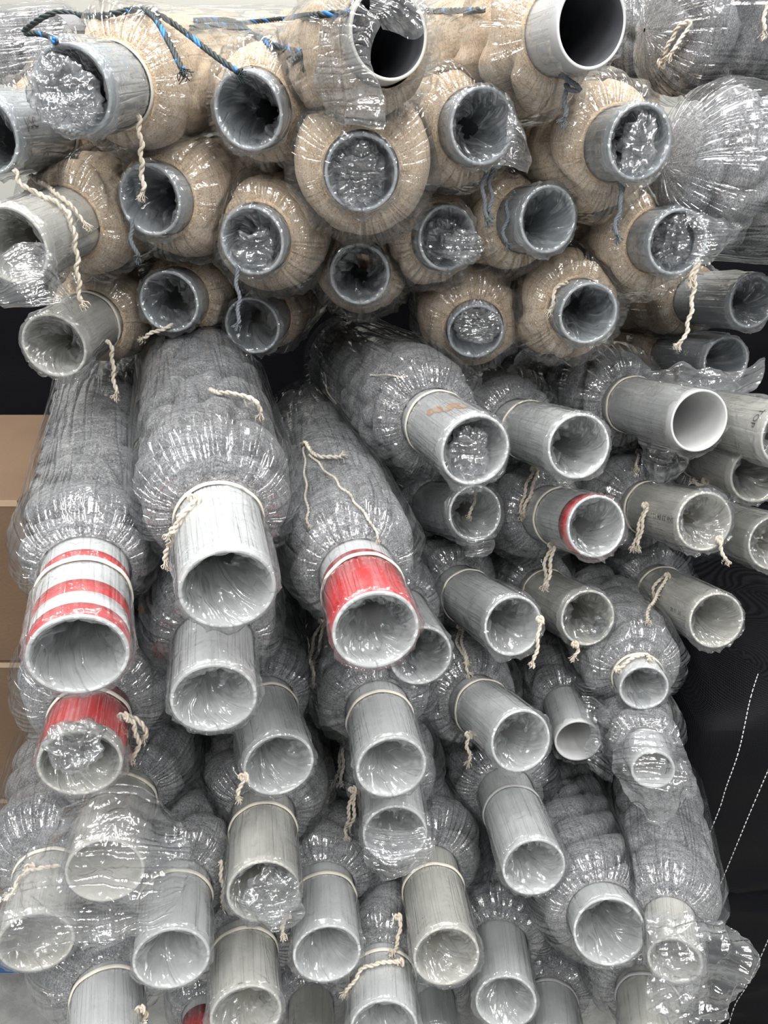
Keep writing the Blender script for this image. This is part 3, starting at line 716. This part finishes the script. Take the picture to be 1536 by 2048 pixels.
wv2 = N(nt, 'ShaderNodeTexWave', Scale=120.0, Distortion=1.5, Detail=2.0); wv2.bands_direction = 'X'; L_(tc.outputs['Object'], wv2.inputs['Vector'])
ad = N(nt, 'ShaderNodeMath', _operation='MULTIPLY'); L_(wv.outputs['Fac'], ad.inputs[0]); L_(wv2.outputs['Fac'], ad.inputs[1])
L_(ramp(nt, ad.outputs[0], [(.1, (.003, .003, .004)), (.7, (.015, .016, .019))]), b_.inputs['Base Color'])
bp_ = N(nt, 'ShaderNodeBump', Strength=.15, Distance=.002); L_(ad.outputs[0], bp_.inputs['Height']); L_(bp_.outputs[0], b_.inputs['Normal'])
L_(b_.outputs[0], o_.inputs[0]); M_WOVEN = mk
# the bale at the right: its left edge runs down beside the lower rolls
bo, bv, bf = bale('woven_bale', (1.14, 1.68, .48), (1.0, 1.1, 1.34), '', 5)
tag(bo, 'black woven sack bale with white stitched lines at the lower right', 'bale')
bb = BVHTree.FromPolygons(bv.tolist(), bf.tolist())
def on_bale(px, py):
    d = P(px, py, 1)-CAM; Ld = np.linalg.norm(d); h = bb.ray_cast(Vector(CAM), Vector(d/Ld))
    return (np.array(h[0])-d/Ld*.0015) if h[0] is not None else None
for line in ([(1516, 1348), (1500, 1400), (1478, 1500), (1452, 1575), (1436, 1625), (1390, 1735)], [(1545, 1520), (1500, 1625), (1440, 1770), (1400, 1860)], [(1545, 1860), (1500, 1960), (1470, 2010), (1455, 2060)]):
    mb = MB(); c = smoothpath(np.array([(x, y, 0) for x, y in line], float), 3.0)
    for i in range(0, len(c)-2, 3):
        q = [on_bale(c[i+k][0], c[i+k][1]) for k in (0, 1, 2)]
        if any(z is None for z in q): continue
        vv, ff = sweep(np.array(q), .0011, 5); mb.add(vv, ff)
    if mb.n: mb.build('stitching', M_STITCH, bo, np.array(bo.location))
# black bale added behind the stack so that its gaps read dark
b2, _, _ = bale('woven_bale', (-.2, 2.75, .98), (3.4, .7, 1.96), '', 9)
tag(b2, 'added black backing bale darkening the gaps behind the stacked rolls', 'bale')

# cardboard boxes stacked at the left edge
def carton(pxr, ytop, ybot, Z, h, label):
    a_ = P(pxr, ytop, Z); x1 = a_[0]; y0 = a_[1]; z1 = a_[2]; 
    org = np.array([x1-.25, y0+.2, z1-h])
    o = box('carton', (x1-.5, y0, z1-h), (x1, y0+.45, z1), M_CARD, None, org, bev=.004)
    tag(o, label, 'box')
    box('packing_tape', (x1-.28, y0-.0012, z1-.06), (x1-.22, y0-.0004, z1-.0), M_PTAPE, o, org)
    return y0, z1-h
zt = P(36, 1000, 1.28)
def cartons():
    x1, y0, z = zt[0], zt[1], zt[2]
    hs = [P(36, 1000, 1.28)[2]]
    # heights chosen so that the seams between boxes fall where the photo shows them
    def z_at(py):
        d = P(20, py, 1)-CAM; t = (y0-CAM[1])/d[1]; return CAM[2]+d[2]*t
    zs = [z_at(1000), z_at(1325), z_at(1598), z_at(1925)]
    labs = ['brown cardboard box topmost of the stack at the left edge', 'brown cardboard box in the middle of the stack at the left edge', 'brown cardboard box lowest at the left edge, mostly hidden by the rolls']
    for i in range(3):
        org = np.array([x1-.25, y0+.2, zs[i+1]])
        o = box('carton', (x1-.5, y0, zs[i+1]+.002), (x1+(.0, .004, -.008)[i], y0+.42, zs[i]), M_CARD, None, org, bev=.004)
        tag(o, labs[i], 'box', 'cardboard boxes at the left')
        box('packing_tape', (x1-.5, y0-.0012, zs[i]-.012), (x1-.002, y0-.0004, zs[i]-.001), M_PTAPE, o, org)
    # blue pallet below them
    zb = zs[3]; org = np.array([x1-.3, y0+.2, 0])
    root = bpy.data.objects.new('pallet', None); COL.objects.link(root); root.location = org
    tag(root, 'blue pallet edge at the lower left corner beneath the boxes', 'pallet')
    for k in range(5):
        box('deck_board', (x1-.6, y0-.01+k*.1, zb-.03), (x1-.01, y0+.07+k*.1, zb-.002), M_BLUE, root, org, bev=.002)
    for k in range(2):
        box('stringer', (x1-.52+k*.06, y0+.25, 0), (x1-.48+k*.06, y0+.45, zb-.03), M_BLUE, root, org, bev=.002)
cartons()

# ------------------------------------------------------------------ loose film
def catgrid(G, n, m):
    G = np.asarray(G, float)
    def up(A, k):
        t = np.linspace(0, len(A)-1, k); i = np.clip(np.floor(t).astype(int), 0, len(A)-2); f = (t-i)
        f = f.reshape((-1,)+(1,)*(A.ndim-1))
        p0 = A[np.maximum(i-1, 0)]; p1 = A[i]; p2 = A[i+1]; p3 = A[np.minimum(i+2, len(A)-1)]
        return .5*((2*p1)+(-p0+p2)*f+(2*p0-5*p1+4*p2-p3)*f*f+(-p0+3*p1-3*p2+p3)*f**3)
    return up(up(G, n).swapaxes(0, 1), m).swapaxes(0, 1)
def sheet(lab, G, crumple=.007, seed=1, name='loose_film', n=90, m=90, near=True, mt=None):
    """a loose flap of film belonging to the roll whose label holds lab; G rows of (px, py, Z)"""
    r = [q for q in ROLLS if lab in q['label']][0]
    W3 = np.array([[P(x, y, r['Z']+dz) for x, y, dz in row] for row in G])
    V = catgrid(W3, n, m)
    du = np.gradient(V, axis=0); dv = np.gradient(V, axis=1); nn = np.cross(du, dv); nn /= np.linalg.norm(nn, axis=-1)[..., None]+1e-9
    x, y, z = V[..., 0], V[..., 1], V[..., 2]
    k = crumple*(.9*ridge(x*16, y*16, z*16, seed)+.5*ridge(x*38, y*38, z*38, seed+1)+.25*noise(x*90, y*90, z*90, seed+2))
    e = np.minimum.reduce([np.linspace(0, 1, n)[:, None]*np.ones(m), np.linspace(1, 0, n)[:, None]*np.ones(m), np.ones(n)[:, None]*np.linspace(0, 1, m), np.ones(n)[:, None]*np.linspace(1, 0, m)])
    jit = np.exp(-e*14)*.010
    V = V+nn*k[..., None]
    V = V+np.stack([noise(x*30, y*30, z*30, seed+5)*jit, 0*x, noise(x*30, y*30, z*30, seed+6)*jit], -1)
    uv = np.stack(np.meshgrid(np.linspace(0, .2, n), np.linspace(0, .2, m), indexing='ij'), -1).reshape(-1, 2)
    link(name, V.reshape(-1, 3), grid_faces(n, m, False), mt or M_FILML, r['root'], r['org'], uv=uv)
def tuft(lab, px, py, dz, rx, ry, rz, seed, rough=.42):
    """a crumpled wad of film"""
    r = [q for q in ROLLS if lab in q['label']][0]
    n, m = 60, 90
    A, B = np.meshgrid(np.linspace(.02, PI-.02, n), np.linspace(0, 2*PI, m, endpoint=False), indexing='ij')
    d = np.stack([np.sin(A)*np.cos(B), np.sin(A)*np.sin(B), np.cos(A)], -1)
    q = d*2.1+seed*3.7
    k = 1+rough*(.9*ridge(q[..., 0]*.8, q[..., 1]*.8, q[..., 2]*.8, seed)+.32*ridge(q[..., 0]*1.9, q[..., 1]*1.9, q[..., 2]*1.9, seed+1)+.08*noise(q[..., 0]*5, q[..., 1]*5, q[..., 2]*5, seed+2))-rough*.3
    V = P(px, py, r['Z']+dz)+d*k[..., None]*np.array([rx, ry, rz])
    uv = np.stack([A*.05, B*.05], -1).reshape(-1, 2)
    link('film_wad', V.reshape(-1, 3), grid_faces(n, m), M_FILML, r['root'], r['org'], uv=uv)
tuft('upper left with film bunched', 128, 185, -.01, .036, .03, .034, 3)
tuft('upper left with film bunched', 160, 225, .02, .03, .03, .022, 13)
tuft('film spilling from its mouth', 925, 495, -.02, .028, .02, .022, 4)
tuft('film spilling from its mouth', 885, 480, .03, .03, .03, .03, 5)
tuft('shiny film crumpled in its mouth', 1275, 290, .01, .022, .03, .034, 6)
tuft('flared film edge', 1345, 485, .02, .025, .03, .036, 7)
tuft('shiny crumpled mouth', 955, 650, -.01, .034, .03, .026, 8)
tuft('crumpled film ball', 150, 1490, -.02, .034, .03, .026, 9)
tuft('biggest round cream netting roll facing', 715, 350, .015, .032, .03, .036, 10)
tuft('film at its lower lip', 545, 1790, -.01, .034, .03, .034, 11)
tuft('orange stain', 935, 905, .03, .030, .03, .034, 12)
tuft('directly lower left of the biggest', 512, 500, .03, .030, .03, .03, 14)
tuft('facing', 740, 330, .0, .018, .02, .03, 15) if 0 else None
# sheets
sheet('wing', [[(1288, 752, -.03), (1370, 738, -.05), (1460, 748, -.04), (1524, 722, -.02)],
               [(1262, 800, -.06), (1340, 800, -.09), (1440, 800, -.06), (1516, 765, -.03)],
               [(1275, 860, -.06), (1335, 880, -.09), (1408, 870, -.07), (1465, 830, -.05)],
               [(1290, 930, -.04), (1320, 945, -.06), (1370, 930, -.05), (1400, 900, -.05)],
               [(1300, 985, -.03), (1315, 985, -.04), (1330, 975, -.04), (1350, 960, -.04)]], .011, 21, mt=M_FILMW)
sheet('draped bag', [[(150, 1600, -.02), (215, 1575, -.03), (290, 1590, -.02), (330, 1640, 0)],
               [(60, 1700, -.02), (150, 1690, -.09), (270, 1690, -.09), (392, 1700, -.04)],
               [(10, 1790, -.05), (135, 1760, -.09), (285, 1765, -.08), (375, 1760, -.05)],
               [(-10, 1850, -.06), (110, 1840, -.08), (250, 1840, -.08), (350, 1800, -.05)],
               [(10, 1905, -.06), (120, 1890, -.07), (220, 1880, -.07), (300, 1850, -.06)]], .009, 22)
sheet('inside an open film bag', [[(1245, 1450, -.01), (1300, 1440, -.03), (1350, 1450, -.02)],
               [(1232, 1510, -.03), (1300, 1510, -.07), (1375, 1520, -.04)],
               [(1238, 1560, -.03), (1305, 1570, -.07), (1396, 1580, -.05)],
               [(1290, 1620, -.03), (1325, 1648, -.05), (1360, 1620, -.05)]], .008, 23)
sheet('streaming from its mouth', [[(1300, 1840, -.02), (1350, 1825, -.05), (1400, 1845, -.04), (1440, 1860, -.03)],
               [(1310, 1900, -.06), (1360, 1890, -.09), (1430, 1890, -.07), (1505, 1915, -.05)],
               [(1300, 1960, -.06), (1370, 1950, -.09), (1430, 1950, -.07), (1480, 1950, -.05)],
               [(1310, 2020, -.06), (1360, 2010, -.08), (1400, 2010, -.07), (1440, 2000, -.05)],
               [(1370, 2060, -.06), (1390, 2065, -.07), (1410, 2062, -.06), (1432, 2050, -.05)]], .015, 24)
sheet('film trailing down', [[(-30, 560, -.05), (30, 500, -.06), (80, 480, -.05), (110, 520, -.03)],
               [(-20, 590, -.06), (50, 560, -.07), (100, 560, -.05), (132, 590, -.03)],
               [(10, 620, -.06), (70, 625, -.07), (120, 620, -.06), (150, 640, -.03)]], .007, 25)
sheet('film trailing down', [[(20, 520, -.04), (60, 500, -.03), (75, 480, -.02)],
               [(10, 550, -.05), (50, 540, -.05), (90, 530, -.02)]], .007, 26)
sheet('wide dark open mouth', [[(725, -60, -.03), (790, -50, -.05), (850, -20, -.04)],
               [(742, -5, -.04), (790, 10, -.06), (848, 60, -.04)],
               [(735, 35, -.04), (755, 40, -.05), (765, 50, -.04)]], .005, 27)
sheet('wide dark open mouth', [[(640, 30, .04), (690, 10, -.02), (735, 20, -.05), (760, 60, -.05)],
               [(630, 110, .05), (680, 110, -.02), (725, 100, -.05), (745, 120, -.05)],
               [(640, 190, .06), (690, 190, .0), (735, 185, -.03), (775, 190, -.03)],
               [(665, 240, .05), (710, 260, .0), (750, 270, -.02), (770, 255, -.02)]], .007, 28)
sheet('flared film edge', [[(1368, 420, -.02), (1400, 425, -.03), (1440, 445, -.02)],
               [(1385, 470, -.03), (1425, 465, -.04), (1476, 466, -.02)],
               [(1378, 530, -.03), (1400, 535, -.04), (1425, 520, -.03)]], .006, 29)
sheet('two grey cord tails', [[(1010, 190, -.01), (1028, 205, -.02), (1036, 230, -.01)],
               [(1020, 260, -.02), (1040, 270, -.02), (1056, 295, 0)],
               [(1008, 320, -.01), (1025, 335, -.02), (1044, 345, 0)]], .005, 30)
sheet('film hanging to its right', [[(1165, 1395, 0), (1190, 1400, -.01), (1212, 1430, 0)],
               [(1180, 1460, -.02), (1205, 1470, -.03), (1230, 1500, 0)],
               [(1170, 1530, -.02), (1195, 1545, -.03), (1222, 1560, 0)]], .006, 31)
sheet('largest grey', [[(345, 1110, -.02), (362, 1090, -.04), (400, 1120, -.03)],
               [(338, 1190, -.03), (375, 1190, -.05), (425, 1170, -.04)],
               [(342, 1240, -.03), (380, 1245, -.05), (422, 1240, -.04)],
               [(352, 1275, -.03), (392, 1290, -.05), (428, 1262, -.04)]], .007, 32)
sheet('largest grey', [[(395, 1110, -.03), (420, 1115, -.03), (440, 1130, -.02)],
               [(420, 1160, -.04), (450, 1180, -.04), (470, 1185, -.02)],
               [(470, 1205, -.03), (482, 1215, -.03), (490, 1218, -.02)]], .003, 33)
sheet('hanging from its lip', [[(722, 1640, -.01), (780, 1660, -.03), (852, 1650, -.02)],
               [(722, 1700, -.02), (785, 1720, -.04), (865, 1700, -.02)],
               [(745, 1740, -.01), (785, 1758, -.03), (830, 1740, -.02)]], .007, 34)
sheet('crumpled film at its lower lip', [[(475, 1790, -.01), (530, 1800, -.03), (598, 1790, -.02)],
               [(485, 1825, -.02), (540, 1840, -.04), (600, 1825, -.02)],
               [(520, 1845, -.02), (552, 1862, -.03), (575, 1850, -.02)]], .006, 35)
sheet('red stripe at its tube mouth', [[(1150, 1075, -.02), (1175, 1090, -.03), (1200, 1085, -.02)],
               [(1170, 1105, -.03), (1190, 1115, -.03), (1205, 1128, -.02)]], .004, 36)
sheet('frayed cord over its mouth', [[(905, 1050, -.02), (940, 1070, -.03), (985, 1060, -.02)],
               [(925, 1090, -.02), (950, 1095, -.03), (992, 1085, -.02)],
               [(935, 1112, -.01), (962, 1118, -.02), (985, 1105, -.02)]], .005, 37)

# ------------------------------------------------------------------ the lashing ropes over the top
def rope(label, pts, fray=True, seed=1):
    mb = MB(); q = []
    dn_ = smoothpath(np.array(pts)*np.array([1, 1, 300.]), 12)
    for x, y, z in dn_: q.append(P(x, y, min(z/300, hit(x, y)-.012, hit(x, y+8)-.012)))
    q = np.array(q); k_ = np.array([.25, .5, .25])
    for _ in range(2):
        q[1:-1] = .25*q[:-2]+.5*q[1:-1]+.25*q[2:]
    twisted(mb, q, .0042, 3, pitch=.034, fray=fray, m=0, third=1, seed=seed)
    o = mb.build('lashing_rope', [M_ROPEK, M_ROPEB], None, np.array(q[0]))
    tag(o, label, 'rope', 'black and blue lashing ropes over the top')
rope('black rope with frayed blue end hanging at top left, shorter of the two', [(48, 62, 1.15), (80, 38, 1.12), (115, 23, 1.12), (160, 31, 1.12), (200, 32, 1.1), (245, 24, 1.06), (275, 18, 1.05), (302, 26, 1.0), (325, 60, .97), (345, 98, .95), (365, 140, .93)], True, 3)
rope('black rope sloping down to the cream mouth below it, ending in blue', [(250, 22, 1.12), (285, 18, 1.08), (330, 36, 1.05), (375, 68, 1.03), (425, 108, 1.0), (476, 144, .98)], True, 5)
rope('long straight black rope stretched across the top of the stack', [(382, 56, 1.32), (450, 50, 1.36), (560, 38, 1.5), (662, 28, 1.7), (800, 24, 1.9), (970, 20, 2.1)], False, 7)
rope('black and blue rope running to the knot left of the top centre roll', [(390, 41, 1.5), (460, 40, 1.5), (488, 52, 1.5), (520, 82, 1.48), (560, 95, 1.46), (604, 104, 1.45)], False, 9)
rope('short black rope crossing under the one to the knot', [(455, 48, 1.56), (505, 68, 1.53), (552, 92, 1.5), (600, 112, 1.48), (585, 122, 1.46), (574, 116, 1.45), (598, 100, 1.44), (606, 118, 1.45)], True, 11)
rope('thin black rope tail at far top left over white film', [(52, 68, 1.2), (80, 66, 1.18), (100, 74, 1.16), (110, 82, 1.15)], False, 13)

# grey webbing strap under the rope at the upper left
st = smoothpath([P(118, 28, 1.13), P(135, 32, 1.11), P(150, 45, 1.10), P(162, 62, 1.10), P(160, 72, 1.12)], .006)
t_, u_, v_ = frames(st); wd = .013
vv = np.concatenate([np.array([p-RGT*wd-FWD*.001, p+RGT*wd-FWD*.001, p+RGT*wd+FWD*.001, p-RGT*wd+FWD*.001]) for p in st])
ff = grid_faces(len(st), 4).tolist()+[[3, 2, 1, 0], [len(vv)-4, len(vv)-3, len(vv)-2, len(vv)-1]]
M_STRAP = pbr('grey_webbing', (.22, .22, .23), .8, bump=500, bs=.001)
so = link('webbing_strap', vv, ff, M_STRAP, None, st[0], smooth=False); tag(so, 'short grey woven webbing strap end lying under the rope at upper left', 'strap')
